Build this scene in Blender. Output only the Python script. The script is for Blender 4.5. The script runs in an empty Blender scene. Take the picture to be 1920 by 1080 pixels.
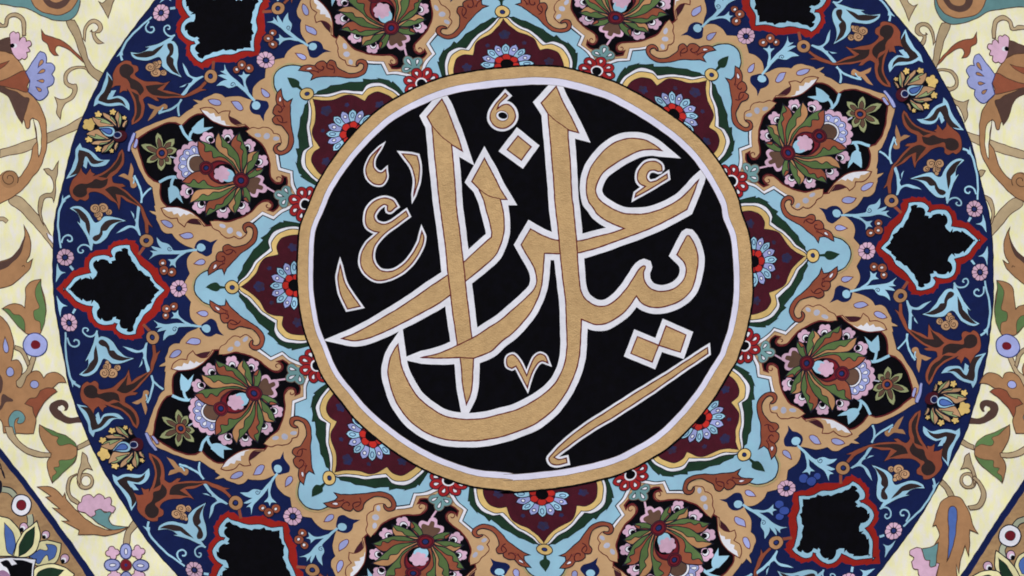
import bpy, math, random
import numpy as np
from mathutils import Vector
from mathutils.geometry import tessellate_polygon

S = bpy.context.scene
random.seed(4)
# ---------------------------------------------------------------- camera
MM = 0.001                       # one unit of the tracing = 1 mm on the painting
ZC = 1.60                        # height of the middle of the picture above the ground
cam = bpy.data.cameras.new('camera'); camo = bpy.data.objects.new('camera', cam)
S.collection.objects.link(camo); S.camera = camo
camo.location = (0, -4.2, ZC); camo.rotation_euler = (math.radians(90), 0, 0)
cam.sensor_width = 36; cam.lens = 36*4.2/1.92
cam.clip_start = 0.05; cam.clip_end = 200
# ---------------------------------------------------------------- light
W = bpy.data.worlds.new('World'); S.world = W; W.use_nodes = True
nt = W.node_tree; nt.nodes.clear()
sky = nt.nodes.new('ShaderNodeTexSky'); sky.sky_type = 'NISHITA'; sky.sun_disc = False
SUN_EL, SUN_AZ = math.radians(50), math.radians(196)     # azimuth from north (+Y), clockwise
sky.sun_elevation = SUN_EL; sky.sun_rotation = SUN_AZ
sky.air_density = 1.0; sky.dust_density = 4.0; sky.ozone_density = 1.0
bg = nt.nodes.new('ShaderNodeBackground'); bg.inputs[1].default_value = 0.10
wo = nt.nodes.new('ShaderNodeOutputWorld')
nt.links.new(sky.outputs[0], bg.inputs[0]); nt.links.new(bg.outputs[0], wo.inputs[0])
sun = bpy.data.lights.new('sun', 'SUN'); sun.energy = 2.0; sun.angle = math.radians(14)
sun.color = (1.0, 0.975, 0.95)
suno = bpy.data.objects.new('sun', sun); S.collection.objects.link(suno)
sd = Vector((math.sin(SUN_AZ)*math.cos(SUN_EL), math.cos(SUN_AZ)*math.cos(SUN_EL), math.sin(SUN_EL)))
suno.rotation_euler = sd.to_track_quat('Z', 'Y').to_euler(); suno.location = (-2, -3, 6)
S.view_settings.view_transform = 'Standard'; S.view_settings.look = 'None'
S.view_settings.exposure = 0.21; S.view_settings.gamma = 1.0
S.cycles.filter_width = 1.8             # the photograph's own softness

# ---------------------------------------------------------------- paints
def lin(c):
    c = c/255.0
    return c/12.92 if c <= 0.04045 else ((c+0.055)/1.055)**2.4
MATS = {}
def paint(name, rgb, rgb2=None, amt=0.5, scale=(55, 55, 55), rough=0.75, bump=0.12, bscale=420, bstretch=(1, 1, 1), spec=0.3, detail=4):
    m = bpy.data.materials.new(name); m.use_nodes = True; n = m.node_tree; n.nodes.clear()
    out = n.nodes.new('ShaderNodeOutputMaterial'); b = n.nodes.new('ShaderNodeBsdfPrincipled')
    n.links.new(b.outputs[0], out.inputs[0])
    tc = n.nodes.new('ShaderNodeTexCoord')
    mp = n.nodes.new('ShaderNodeMapping'); mp.inputs['Scale'].default_value = scale
    n.links.new(tc.outputs['Object'], mp.inputs[0])
    nz = n.nodes.new('ShaderNodeTexNoise'); nz.inputs['Scale'].default_value = 1.0; nz.inputs['Detail'].default_value = detail
    nz.inputs['Roughness'].default_value = 0.62
    n.links.new(mp.outputs[0], nz.inputs[0])
    mr = n.nodes.new('ShaderNodeMapRange'); mr.inputs[1].default_value = 0.36; mr.inputs[2].default_value = 0.66
    mr.inputs[4].default_value = amt
    n.links.new(nz.outputs[0], mr.inputs[0])
    mx = n.nodes.new('ShaderNodeMix'); mx.data_type = 'RGBA'
    A = [lin(v) for v in rgb]; B = [lin(v) for v in (rgb2 if rgb2 is not None else [u*0.86 for u in rgb])]
    mx.inputs[6].default_value = (*A, 1); mx.inputs[7].default_value = (*B, 1)
    n.links.new(mr.outputs[0], mx.inputs[0])
    n2 = n.nodes.new('ShaderNodeTexNoise'); n2.inputs['Scale'].default_value = 13.0; n2.inputs['Detail'].default_value = 5
    n.links.new(tc.outputs['Object'], n2.inputs[0])
    r2 = n.nodes.new('ShaderNodeMapRange'); r2.inputs[1].default_value = 0.3; r2.inputs[2].default_value = 0.7; r2.inputs[3].default_value = 0.90; r2.inputs[4].default_value = 1.08
    n.links.new(n2.outputs[0], r2.inputs[0])
    vm = n.nodes.new('ShaderNodeVectorMath'); vm.operation = 'SCALE'
    n.links.new(mx.outputs[2], vm.inputs[0])
    if name in ('tan', 'gold', 'cream', 'tinge', 'white', 'ringwhite', 'black', 'navy'): n.links.new(r2.outputs[0], vm.inputs['Scale'])
    else:                                                   # every motif mixed and thinned a little differently
        oi = n.nodes.new('ShaderNodeObjectInfo'); r3 = n.nodes.new('ShaderNodeMapRange')
        r3.inputs[3].default_value = 0.88; r3.inputs[4].default_value = 1.13
        n.links.new(oi.outputs['Random'], r3.inputs[0])
        mu = n.nodes.new('ShaderNodeMath'); mu.operation = 'MULTIPLY'
        n.links.new(r2.outputs[0], mu.inputs[0]); n.links.new(r3.outputs[0], mu.inputs[1]); n.links.new(mu.outputs[0], vm.inputs['Scale'])
    n.links.new(vm.outputs[0], b.inputs['Base Color'])
    b.inputs['Roughness'].default_value = rough; b.inputs['Specular IOR Level'].default_value = spec
    mp2 = n.nodes.new('ShaderNodeMapping'); mp2.inputs['Scale'].default_value = tuple(bscale*s for s in bstretch)
    n.links.new(tc.outputs['Object'], mp2.inputs[0])
    nb = n.nodes.new('ShaderNodeTexNoise'); nb.inputs['Scale'].default_value = 1.0; nb.inputs['Detail'].default_value = 3
    n.links.new(mp2.outputs[0], nb.inputs[0])
    bp = n.nodes.new('ShaderNodeBump'); bp.inputs['Strength'].default_value = bump; bp.inputs['Distance'].default_value = 0.002
    n.links.new(nb.outputs[0], bp.inputs['Height']); n.links.new(bp.outputs[0], b.inputs['Normal'])
    MATS[name] = m; return m
PAL = dict(
 navy=(15,29,78), black=(9,9,12), tan=(192,158,119), sky=(151,200,224), white=(224,228,240), redline=(98,32,38),
 red=(150,32,26), rust=(142,76,56), maroon=(62,17,30), yellow=(220,190,122), forest=(24,48,34), leaf=(88,114,68),
 peach=(184,138,96), russet=(148,82,60), pink=(210,174,200), lilac=(156,166,220), olive=(150,158,116), teal=(110,152,156),
 vine=(182,163,130), ink=(22,22,38), umber=(84,60,48), darkbrown=(48,37,38), ochre=(172,130,92), cocoa=(88,65,59),
 blue=(56,80,160), wine=(112,26,40), berry=(188,44,38), scarlet=(154,34,38), sea=(102,146,150), fern=(94,126,78),
 mint=(148,166,118), cocoa2=(96,72,60), mauve=(150,116,150), bone=(230,226,176), sage=(166,174,152), brick=(144,82,60),
 smoke=(112,98,90), plum=(64,28,40), azure=(80,112,184), straw=(222,192,118), apricot=(186,148,112), palegrey=(180,186,208),
 denim=(36,50,108), deep=(15,17,34))
for k, v in PAL.items():
    v = np.array(v, float)
    amt = 0.55
    v2 = v*0.87 if v.sum() > 120 else v*1.25
    if k == 'navy': v2 = np.array((11, 22, 62))
    if k == 'sky': v2 = np.array((150, 188, 216))
    if k == 'black': v2 = np.array((13, 13, 22))
    paint(k, v, v2, amt, rough=0.8, spec=0.03 if v.sum() < 60 else 0.12)
paint('gold', (196, 164, 117), (178, 147, 103), 0.75, (75, 75, 95), rough=0.6, bump=0.6, bscale=320, bstretch=(0.9, 1, 1.1), spec=0.2)
paint('tan', (193, 160, 120), (183, 148, 110), 0.6, (45, 45, 45), bump=0.25, bscale=220, spec=0.1)
paint('cream', (234, 233, 178), (230, 229, 226), 0.9, (85, 85, 36), bump=0.14, bscale=240, detail=3, spec=0.1)
paint('white', (226, 229, 240), (208, 212, 224), 0.6, (45, 45, 60), bump=0.2, bscale=200, spec=0.1)
paint('ringwhite', (220, 221, 243), (208, 210, 234), 0.6, (40, 40, 60), bump=0.2, bscale=200, spec=0.1)
paint('cornertan', (178, 146, 106), (146, 116, 86), 0.8, (30, 30, 50), bump=0.5, bscale=160, spec=0.1)
paint('tinge', (160, 158, 116), (188, 156, 112), 0.9, (45, 45, 45), bump=0.25, bscale=220, spec=0.1)
paint('blot', (26, 36, 84), (48, 24, 44), 0.9, (90, 90, 90))

# ---------------------------------------------------------------- tracing: tiles of the survey, four survey units to one mm
TILES = dict(A=(0,0),B=(480,0),C=(960,0),D=(1440,0),E=(0,270),F=(1440,270),G=(0,540),H=(1440,540),I=(0,810),J=(480,810),
             K=(960,810),L=(1440,810),M=(560,120),N=(940,120),O=(560,390),P=(940,390),Q=(560,660),R=(940,660),S=(100,380),T=(240,160),Y=(1655,110,9.82))
def parse(s):
    pts = []; t = None
    for w in s.split():
        if w in TILES: t = TILES[w]; continue
        c = w[0] == '!'
        x, y = (w[1:] if c else w).split(',')
        q = t[2] if len(t) > 2 else 4
        pts.append((t[0]+float(x)/q, t[1]+float(y)/q, c))
    return pts
def smooth(pts, closed, step=2.2):
    n = len(pts); P = np.array([(p[0], p[1]) for p in pts]); cr = [p[2] for p in pts]
    if not closed: cr[0] = cr[-1] = True
    res = []
    for i in range(n if closed else n-1):
        j = (i+1) % n
        p0, p1 = P[i], P[j]; L = np.hypot(*(p1-p0))
        def tang(a):
            v = P[(a+1) % n]-P[(a-1) % n]; l = np.hypot(*v)
            return v/l*L if l > 1e-6 else v
        m0 = (p1-p0) if cr[i] else tang(i)*0.9
        m1 = (p1-p0) if cr[j] else tang(j)*0.9
        k = 1 if (cr[i] and cr[j]) else int(min(60, max(2, L/step)))
        if cr[i] and cr[j] and L > 25: k = int(L/12)
        for q in range(k):
            t = q/k
            res.append(p0*(2*t**3-3*t*t+1)+m0*(t**3-2*t*t+t)+p1*(-2*t**3+3*t*t)+m1*(t**3-t*t))
    if not closed: res.append(P[-1])
    return np.array(res)
def poly(s): return smooth(parse(s), True)
def path(s): return smooth(parse(s), False)
def ell(t, x, y, rx, ry=None, rot=0, n=20):
    ry = ry or rx
    if len(TILES[t]) > 2: q = 4/TILES[t][2]; x, y, rx, ry = x*q, y*q, rx*q, ry*q
    ox, oy = TILES[t][:2]; a = np.linspace(0, 2*math.pi, n, endpoint=False); r = math.radians(rot)
    u, v = rx*np.cos(a), ry*np.sin(a)
    return np.stack([ox+(x+u*math.cos(r)-v*math.sin(r))/4, oy+(y+u*math.sin(r)+v*math.cos(r))/4], 1)
def drop(t, x, y, L, w, ang, n=14):
    """a drop with its point at (x,y), running L in direction ang (degrees, y down)"""
    ox, oy = TILES[t][:2]; a = math.radians(ang); res = []
    for q in range(n):
        th = 2*math.pi*q/n; u = 0.5*(1-math.cos(th)); v = math.sin(th)*u**0.7
        X = L*u; Y = w*0.62*v
        res.append((ox+(x+X*math.cos(a)-Y*math.sin(a))/4, oy+(y+X*math.sin(a)+Y*math.cos(a))/4))
    return np.array(res)
def petalshape(t, x, y, r0, r1, w, ang, tip=1.0):
    """lotus petal round (x,y) between radii r0,r1"""
    ox, oy = TILES[t][:2]; a = math.radians(ang); L = r1-r0
    pr = [(0, -.28), (.25, -.42), (.55, -.5), (.8, -.36), (1, 0), (.8, .36), (.55, .5), (.25, .42), (0, .28)]
    if tip < 0.5: pr = [(0, -.16), (.4, -.34), (.75, -.5), (.95, -.3), (1, 0), (.95, .3), (.75, .5), (.4, .34), (0, .16)]
    return np.array([(ox+(x+(r0+u*L)*math.cos(a)-v*w*math.sin(a))/4, oy+(y+(r0+u*L)*math.sin(a)+v*w*math.cos(a))/4) for u, v in pr])
def scallop(t, x, y, r, n, depth=0.16, rot=0, m=6):
    if len(TILES[t]) > 2: q = 4/TILES[t][2]; x, y, r = x*q, y*q, r*q
    ox, oy = TILES[t][:2]; res = []
    for q in range(n*m):
        a = 2*math.pi*q/(n*m); rr = r*(1-depth+depth*2*abs(math.sin(a*n/2)))/(1+depth*0.4)
        res.append((ox+(x+rr*math.cos(a+rot))/4, oy+(y+rr*math.sin(a+rot))/4))
    return np.array(res)
def spiral(t, x, y, r, turns, a0, sgn=1, n=18, r1=0.15):
    ox, oy = TILES[t]
    return np.array([(ox+(x+r*(1-(1-r1)*q/n)*math.cos(a0+sgn*turns*2*math.pi*q/n))/4,
                      oy+(y+r*(1-(1-r1)*q/n)*math.sin(a0+sgn*turns*2*math.pi*q/n))/4) for q in range(n+1)])

# ---------------------------------------------------------------- the eightfold plan of the medallion and how the hand-drawn one departs from it
OBS = [] # class, sector, side, x, y   (side 0: on the axis, +1 / -1)
def ob(c, *l):
    for k, sd_, x, y in l: OBS.append((c, k, sd_, x, y))
ob('cusp',(0,0,435.75,538),(1,0,575.25,175.5),(2,0,941.75,22.5),(3,0,1334,140),(4,0,1523.25,479.5),(5,0,1395.75,852.5),(6,0,1020.75,1030),(7,0,617.5,897))
ob('pinkf',(0,0,335,541.25),(1,0,498.75,113),(3,0,1397.5,68),(4,0,1625.75,470),(5,0,1474.25,916),(7,0,550.25,968))
ob('startip',(0,0,105,541),(4,0,1851,448.75),(5,0,1650,1056))
ob('starin',(0,0,318.75,543.75),(4,0,1641,467.5),(5,0,1488.75,923.75))
ob('big',(.5,0,452.5,338),(1.5,0,733.75,52.5),(2.5,0,1154.25,34.25),(3.5,0,1477.5,286.75),(4.5,0,1512,680.75),(5.5,0,1235,989.5),(6.5,0,798.25,1015.5),(7.5,0,476,738))
ob('small',(.5,0,386.5,315.5),(3.5,0,1536,255),(4.5,0,1578.75,700),(5.5,0,1263.75,1050),(7.5,0,413.75,766))
ob('clasp',(.5,0,247.5,259),(3.5,0,1672.5,191),(4.5,0,1722.5,744),(7.5,0,279,822.5))
ob('drop',(.5,0,201,246),(3.5,0,1714,167.5),(4.5,0,1772.5,754),(7.5,0,229,839))
ob('redf',(.5,0,572,382),(1.5,0,790,155),(2.5,0,1120,132),(3.5,0,1374,340),(4.5,0,1397,650),(5.5,0,1182,892),(6.5,0,840,902),(7.5,0,592,685))
ob('ring',(0,1,275,451.75),(0,-1,286.75,632.5),(1,-1,395.5,143),(1,1,521,16),(3,1,1506.75,86.75),(4,-1,1671,376),(4,1,1687.5,554.5),(5,-1,1580.75,878),(5,1,1455.5,1017.5),(7,-1,585.75,1069),(7,1,442,943))
ob('rimf',(0,1,122,483),(0,-1,130,605),(1,-1,302,24),(4,-1,1827,392),(4,1,1837.5,510.5),(5,-1,1675.75,995.5),(7,1,364.25,1068.75))
ob('knob',(0,1,376,464),(0,-1,386,616),(1,-1,480,197.5),(1,1,586,88),(3,-1,1308.75,52.5),(3,1,1428.75,147.5),(4,-1,1569,400.5),(4,1,1587.5,551),(5,-1,1493,827.5),(5,1,1383.75,945),(6,-1,1107.5,1075),(6,1,937,1072),(7,-1,641,987.5),(7,1,521,879))
ob('head',(0,1,152.5,357.5),(1,-1,239,134),(3,1,1661,60),(4,-1,1782.5,271),(4,1,1817.5,640),(5,-1,1739,877.5),(0,-1,172.5,734),(7,1,286,957.5))
PX = np.array([o[3]+1j*o[4] for o in OBS])
CEN, AX, AY = 981+520j, np.array([544., 0.]), np.array([0., 506.])
Aff = np.array([[544., 0, 981], [0, 506., 520]])
def rot(k): return np.exp(1j*math.pi/4*k)
for it in range(30):
    Mi = np.linalg.inv(Aff[:, :2])
    v = Mi @ np.array([PX.real-Aff[0, 2], PX.imag-Aff[1, 2]]); Z = v[0]+1j*v[1]
    U = np.array([z/rot(o[1]) for z, o in zip(Z, OBS)])               # brought to sector 0, whose axis points left
    U = np.array([np.conj(u) if o[2] < 0 else u for u, o in zip(U, OBS)])
    canon = {}
    for c in set(o[0] for o in OBS):
        idx = [i for i, o in enumerate(OBS) if o[0] == c]; m = U[idx].mean()
        if OBS[idx[0]][2] == 0: m = -abs(m)
        canon[c] = m
    sc = 1/abs(canon['cusp'])
    CAN = np.array([(np.conj(canon[o[0]]) if o[2] < 0 else canon[o[0]])*rot(o[1])*sc for o in OBS])
    G = np.stack([CAN.real, CAN.imag, np.ones(len(CAN))], 1)
    Aff = np.linalg.lstsq(G, np.stack([PX.real, PX.imag], 1), rcond=None)[0].T
def tpsk(d2): return np.where(d2 < 1e-12, 0, d2*np.log(np.maximum(d2, 1e-12)))
N0 = len(CAN); D2 = abs(CAN[:, None]-CAN[None, :])**2
Kt = tpsk(D2)+np.eye(N0)*0.004; Gm = np.stack([np.ones(N0), CAN.real, CAN.imag], 1)
Mt = np.block([[Kt, Gm], [Gm.T, np.zeros((3, 3))]])
WT = np.linalg.solve(Mt, np.concatenate([np.stack([PX.real, PX.imag], 1), np.zeros((3, 2))]))
def fwd(z):
    z = np.asarray(z); d = tpsk(abs(z[:, None]-CAN[None, :])**2)
    r = d @ WT[:N0] + np.stack([np.ones(len(z)), z.real, z.imag], 1) @ WT[N0:]
    return r[:, 0]+1j*r[:, 1]
Ainv = np.linalg.inv(Aff[:, :2])
def inv(p):
    p = np.asarray(p); t = p[:, 0]+1j*p[:, 1]
    def ai(w): v = Ainv @ np.array([w.real, w.imag]); return v[0]+1j*v[1]
    z = ai(t-(Aff[0, 2]+1j*Aff[1, 2]))
    for _ in range(14): z = z-ai(fwd(z)-t)
    return z
def wob(p):       # the unsteadiness of a hand: differs from copy to copy because it depends on place
    x, y = p[:, 0], p[:, 1]
    dx = 0.45*np.sin(x/9.1+y/13.7+1)+0.3*np.sin(y/4.3-x/6.1)+0.5*np.sin(x/37+y/29)
    dy = 0.45*np.sin(y/8.3-x/12.9+2)+0.3*np.sin(x/4.9+y/5.7)+0.5*np.sin(x/31-y/41)
    return p+np.stack([dx, dy], 1)*WOB[0]
WOB = [1.0]
ROT5 = np.exp(1j*math.pi/4)
def mir0(z): return np.conj(z)
def mir5(z): return ROT5*np.conj(z)
def toxy(z): w = fwd(z); return np.stack([w.real, w.imag], 1)

# ---------------------------------------------------------------- mesh building
ROOT = bpy.data.objects.new('painted_panel', None); S.collection.objects.link(ROOT)
ROOT.location = (0, 0.04, ZC-1.00); ROOT.empty_display_size = 0.2
ROOT['label'] = 'ornamental painted panel with gold Arabic calligraphy in a black roundel amid floral arabesque'
ROOT['category'] = 'painting'
LAYER = [0]; DZ = 0.000005
def ribbon(p, w, closed, w1=None, miter=3.0):
    """left and right edges of a stroke"""
    keep = [0]
    for i in range(1, len(p)):
        if np.hypot(*(p[i]-p[keep[-1]])) > 0.15: keep.append(i)
    p = p[keep]
    if closed and np.hypot(*(p[0]-p[-1])) < 0.15: p = p[:-1]
    n = len(p)
    if n < 2: return None
    Lf = np.zeros((n, 2)); Rt = np.zeros((n, 2))
    for i in range(n):
        a = p[i]-p[i-1] if (i > 0 or closed) else p[1]-p[0]
        b = p[(i+1) % n]-p[i] if (i < n-1 or closed) else p[i]-p[i-1]
        a = a/np.hypot(*a); b = b/np.hypot(*b)
        na = np.array([-a[1], a[0]]); nb = np.array([-b[1], b[0]])
        m = na+nb; l = np.hypot(*m)
        m = na if l < 1e-4 else m/l
        s = min(miter, 1/max(0.05, float(m @ na)))
        ww = (w if w1 is None else w+(w1-w)*i/(n-1))/2
        if w1 is None and w < 5: ww *= 0.86+0.28*abs(math.sin(p[i][0]*0.21+p[i][1]*0.17))   # brush pressure
        Lf[i] = p[i]+m*ww*s; Rt[i] = p[i]-m*ww*s
    return Lf, Rt
def build(name, pieces, parent, layer, kind=None, tilt=True):
    """pieces: ('f', pts, paint) fills, ('l', pts, paint, width, closed[, width at the end]) strokes -> ONE mesh object"""
    V, F, MI, names = [], [], [], []
    for pi, pc in enumerate(pieces):
        if pc[2] not in names: names.append(pc[2])
        mi = names.index(pc[2]); y = -(layer+pi)*DZ; b = len(V)
        if pc[0] in 'fa':
            pts = wob(pc[1])
            tri = tessellate_polygon([[Vector((q[0], q[1], 0)) for q in pts]])
            V += [((q[0]-960)*MM, y, ZC+(540-q[1])*MM) for q in pts]
            if pc[0] == 'a':
                pts2 = wob(pc[3]); n1 = len(pts); allp = np.concatenate([pts, pts2])
                tri = tessellate_polygon([[Vector((q[0], q[1], 0)) for q in pts], [Vector((q[0], q[1], 0)) for q in pts2[::-1]]])
                idx = list(range(n1))+list(range(n1+len(pts2)-1, n1-1, -1)); tri = [tuple(idx[i] for i in t) for t in tri]
                V += [((q[0]-960)*MM, y, ZC+(540-q[1])*MM) for q in pts2]; pts = allp
            for t in tri:
                a, bb, c = pts[t[0]], pts[t[1]], pts[t[2]]
                ar = (bb[0]-a[0])*(c[1]-a[1])-(bb[1]-a[1])*(c[0]-a[0])
                if abs(ar) < 1e-9: continue
                F.append(tuple(b+i for i in (t if ar < 0 else (t[0], t[2], t[1])))); MI.append(mi)
        else:
            pts = wob(pc[1]); r = ribbon(pts, pc[3], pc[4], pc[5] if len(pc) > 5 else None)
            if r is None: continue
            n = len(r[0])
            for i in range(n):
                yy = y-DZ*0.6*i/n
                for q in (r[0][i], r[1][i]): V.append(((q[0]-960)*MM, yy, ZC+(540-q[1])*MM))
            for i in range(n if pc[4] else n-1):
                j = (i+1) % n
                F.append((b+2*i, b+2*i+1, b+2*j+1, b+2*j)); MI.append(mi)
    if not F: return None
    me = bpy.data.meshes.new(name); me.from_pydata(V, [], F)
    for nm in names: me.materials.append(MATS[nm])
    me.polygons.foreach_set('material_index', MI); me.update()
    o = bpy.data.objects.new(name, me); S.collection.objects.link(o)
    if parent is not None:
        o.parent = parent
        par = parent; off = Vector((0, 0, 0))
        while par is not None: off += par.location; par = par.parent
        o.location = -off
    if kind: o['kind'] = kind
    return o
def nl(pieces): 
    L = LAYER[0]; LAYER[0] += len(pieces)+1; return L
def single(name, pieces, parent=ROOT, kind=None):
    return build(name, pieces, parent, nl(pieces), kind)
def seen(pieces, m=220):
    a = np.concatenate([p[1] for p in pieces])
    return a[:, 0].max() > -m and a[:, 0].min() < 1920+m and a[:, 1].max() > -m and a[:, 1].min() < 1080+m
def canonize(pieces): return [(p[0], p[1] if np.iscomplexobj(p[1]) else inv(p[1]))+tuple(p[2:]) for p in pieces]
def xf(pieces, f): return [(p[0], toxy(f(p[1])))+tuple(p[2:]) for p in pieces]
def axis(name, pieces, parents=None, canon=False):
    """a motif that sits on an axis: eight copies"""
    cp = pieces if canon else canonize(pieces); L = nl(cp); res = []
    for k in range(8):
        q = xf(cp, lambda z: z*rot(k))
        par = ROOT if parents is None else parents[k]
        res.append(build(name, q, par, L) if (par is not None and seen(q)) else None)
    return res
def half(name, pieces, parents=None, pidx='none', two=False, swap=None):
    """a motif off the axes: sixteen copies, every other one turned over"""
    cp = canonize(pieces); L = nl(cp); L2 = nl(cp) if two else L; res = {}
    for k in range(8):
        for m in (0, 1):
            q = xf(cp, (lambda z: np.conj(z)*rot(k)) if m else (lambda z: z*rot(k)))
            if swap and (k, m) in swap: q = [(x[0], x[1], swap[(k, m)].get(x[2], x[2]))+tuple(x[3:]) for x in q]
            par = ROOT
            if parents is not None:
                if isinstance(parents, dict): par = parents[(k, m)]
                elif pidx == 'five': par = parents[(k-1) % 8 if m else k]
                else: par = parents[k]
            res[(k, m)] = build(name, q, par, L2 if m else L) if (par is not None and seen(q)) else None
    return res
def close0(s): z = inv(path(s)); return np.concatenate([z, np.conj(z)[::-1]])         # half outline, closed over axis 0
def close5(s): z = inv(path(s)); return np.concatenate([z, mir5(z)[::-1]])            # closed over the axis between two sectors
def allround(s):
    z = inv(path(s)); sec = np.concatenate([z, mir5(z)[::-1]])
    return toxy(np.concatenate([sec*rot(k) for k in range(8)]))
def f(p, m): return ('f', p, m)
def l(p, m, w, c=True, w1=None): return ('l', p, m, w, c) if w1 is None else ('l', p, m, w, c, w1)
def fo(p, m, lm='ink', w=1.5): return [f(p, m), l(p, lm, w)]
INKW = 1.4

# ================================================================ the board and the cream field
bw, bh, bt = 1.60, 1.00, 0.04
me = bpy.data.meshes.new('board')
vv = [(-bw,0.00008,ZC-bh),(bw,0.00008,ZC-bh),(bw,0.00008,ZC+bh),(-bw,0.00008,ZC+bh),(-bw,bt,ZC-bh),(bw,bt,ZC-bh),(bw,bt,ZC+bh),(-bw,bt,ZC+bh)]
me.from_pydata(vv, [], [(0,1,2,3),(5,4,7,6),(4,0,3,7),(1,5,6,2),(3,2,6,7),(4,5,1,0)]); me.materials.append(MATS['cream'])
bo = bpy.data.objects.new('board', me); S.collection.objects.link(bo); bo.parent = ROOT; bo.location = -ROOT.location

# ================================================================ what grows on the cream field (left side traced, right side its mirror image)
def mirr(p):
    x, y = p[:, 0], p[:, 1]
    return np.stack([2*(952+0.040*y)-x, y+6-0.007*y], 1)
def both(name, pieces, pars=(ROOT, ROOT)):
    L0 = LAYER[0]
    a = single(name, pieces, pars[0]); LAYER[0] = L0
    b = single(name, [(q[0], mirr(q[1]))+tuple(q[2:]) for q in pieces], pars[1])
    return a, b
def vines(s, w=1.5, m='vine'): return fo(poly(s), m, 'umber', w)
UW = 1.6
both('vine', vines('A 500,155 560,290 600,400 640,500 690,570 740,608 !830,680 !860,600 775,550 710,510 660,440 630,330 590,210 !560,150'))
both('vine', vines('A !0,1185 150,1148 300,1098 480,1015 600,960 !700,905 !700,830 610,880 480,955 360,1000 150,1075 !0,1125'))
both('vine', vines('E 65,430 120,388 200,440 300,550 360,640 405,720 !470,800 !470,880 405,800 330,700 250,610 160,510'))
both('tendril', vines('A !625,292 628,225 660,165 710,148 755,170 767,215 742,247 715,250 730,290 !775,325 730,330 700,300 690,250 690,225 !680,235 712,238 735,212 728,185 700,175 665,195 645,245 !640,312'))
both('leaf', fo(poly('A !310,220 340,260 400,275 480,310 550,370 605,430 !632,475 590,440 540,390 470,350 430,345 415,380 !435,415 400,410 375,380 360,330 320,300'), 'brick', 'umber', UW))
both('sprout', vines('A !740,10 770,22 800,0 !810,-30 !870,-30 850,20 840,45 !810,135 790,90 770,55'))
both('tendril', vines('A !670,550 640,520 580,510 530,530 500,580 510,620 545,635 570,630 580,690 550,740 490,780 470,820 !455,895 425,850 430,800 !408,730 450,748 500,735 540,700 545,670 510,655 480,620 480,560 520,510 580,495 640,505'))
ta = both('paisley', fo(poly('A -200,20 0,30 100,45 200,62 300,110 400,150 480,158 545,138 590,80 605,0 !600,-200 !-200,-200'), 'sea', 'umber', UW))
both('paisley_heart', fo(poly('A !190,-100 230,0 270,60 350,100 450,112 530,80 578,20 !600,-100'), 'ochre', 'umber', UW), ta)
both('paisley_core', [f(poly('A !310,-60 325,5 370,50 430,66 490,45 530,0 !545,-60'), 'cocoa'), f(poly('A !365,-60 375,-5 420,18 465,5 490,-20 !495,-60'), 'ochre')], ta)
both('leaf', fo(poly('E !180,610 220,690 235,780 222,840 205,885 !245,865 225,930 160,1000 80,1060 !-60,1100 !-60,900 0,885 80,850 140,790 175,720 188,660'), 'ochre', 'umber', UW)
     + [f(poly('E !-60,905 0,890 70,860 140,790 180,700 !192,690 155,825 100,880 60,920 0,945 !-60,955'), 'cocoa'), l(path('E !165,915 180,905 188,920'), 'umber', 1.5, False)])
both('tendril', vines('E !325,185 360,180 390,195 !437,130 430,220 415,290 415,370 !400,435 385,400 340,405 320,450 310,520 !328,610 300,560 285,480 300,400 340,370 390,360 400,300 380,240 350,220'))
single('petal', [f(poly('E !352,665 385,690 !405,700 !405,765 375,730'), 'white'), l(path('E !355,670 365,710 405,765'), 'umber', 1.5, False)])
both('tendril', [l(path('E !-30,560 20,560 50,582'), 'umber', 8.5, False), l(path('E !-30,560 20,560 48,580'), 'vine', 6, False)])
# the long-necked bird
birds = both('bird', fo(poly('A !-60,375 0,375 60,395 110,420 150,470 192,540 205,600 210,690 260,740 310,810 345,920 355,1080 340,1150 290,1270 240,1330 170,1420 100,1475 !-60,1560 !-60,1390 20,1300 60,1280 110,1295 140,1330 180,1290 225,1210 !250,1100 !280,1060 262,960 250,885 !230,900 210,960 !180,900 120,800 60,700 !-60,650'), 'ochre', 'umber', UW))
both('tail_gap', fo(poly('A !250,885 290,915 310,990 314,1080 305,1150 !293,1175 285,1080 270,970'), 'cream', 'umber', 1.3), birds)
both('wing', fo(poly('A !-60,625 0,640 60,665 130,690 180,728 215,740 200,800 190,840 !165,925 120,860 90,780 50,715 !-60,665'), 'cocoa', 'umber', 1.2), birds)
both('sash', fo(poly('A !-60,612 0,605 80,580 195,530 !222,605 205,650 208,690 120,668 0,640 !-60,635'), 'brick', 'umber', UW), birds)
both('breast_feather', fo(poly('A !-60,490 0,480 !75,457 35,500 0,522 !-60,540'), 'brick', 'umber', 1.1), birds)
both('neck', fo(poly('A !-60,330 0,305 40,288 75,285 90,340 !105,410 60,392 !-60,375'), 'cocoa', 'umber', UW), birds)
both('coil', [f(ell('E', 70, 265, 68), 'ochre'), l(spiral('E', 70, 262, 72, 1.6, 0.5, -1, 34, 0.2), 'umber', 1.6, False)], birds)
both('crest_feather', vines('A !-60,175 0,170 28,185 40,140 80,100 130,98 175,130 195,190 !195,265 !168,265 165,200 150,150 110,128 70,140 50,200 20,205 !-60,200'), birds)
both('crest', fo(poly('A 70,262 !80,245 100,235 !118,250 135,243 150,265 !150,300 170,275 195,285 !200,310 225,305 237,335 !212,355 225,385 !200,395 205,430 185,450 !165,440 145,452 115,430 92,390 75,315'), 'pink', 'umber', UW), birds)
both('eye', [f(ell('A', 112, 345, 18), 'white'), f(ell('A', 95, 345, 17), 'black')], birds)
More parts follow.
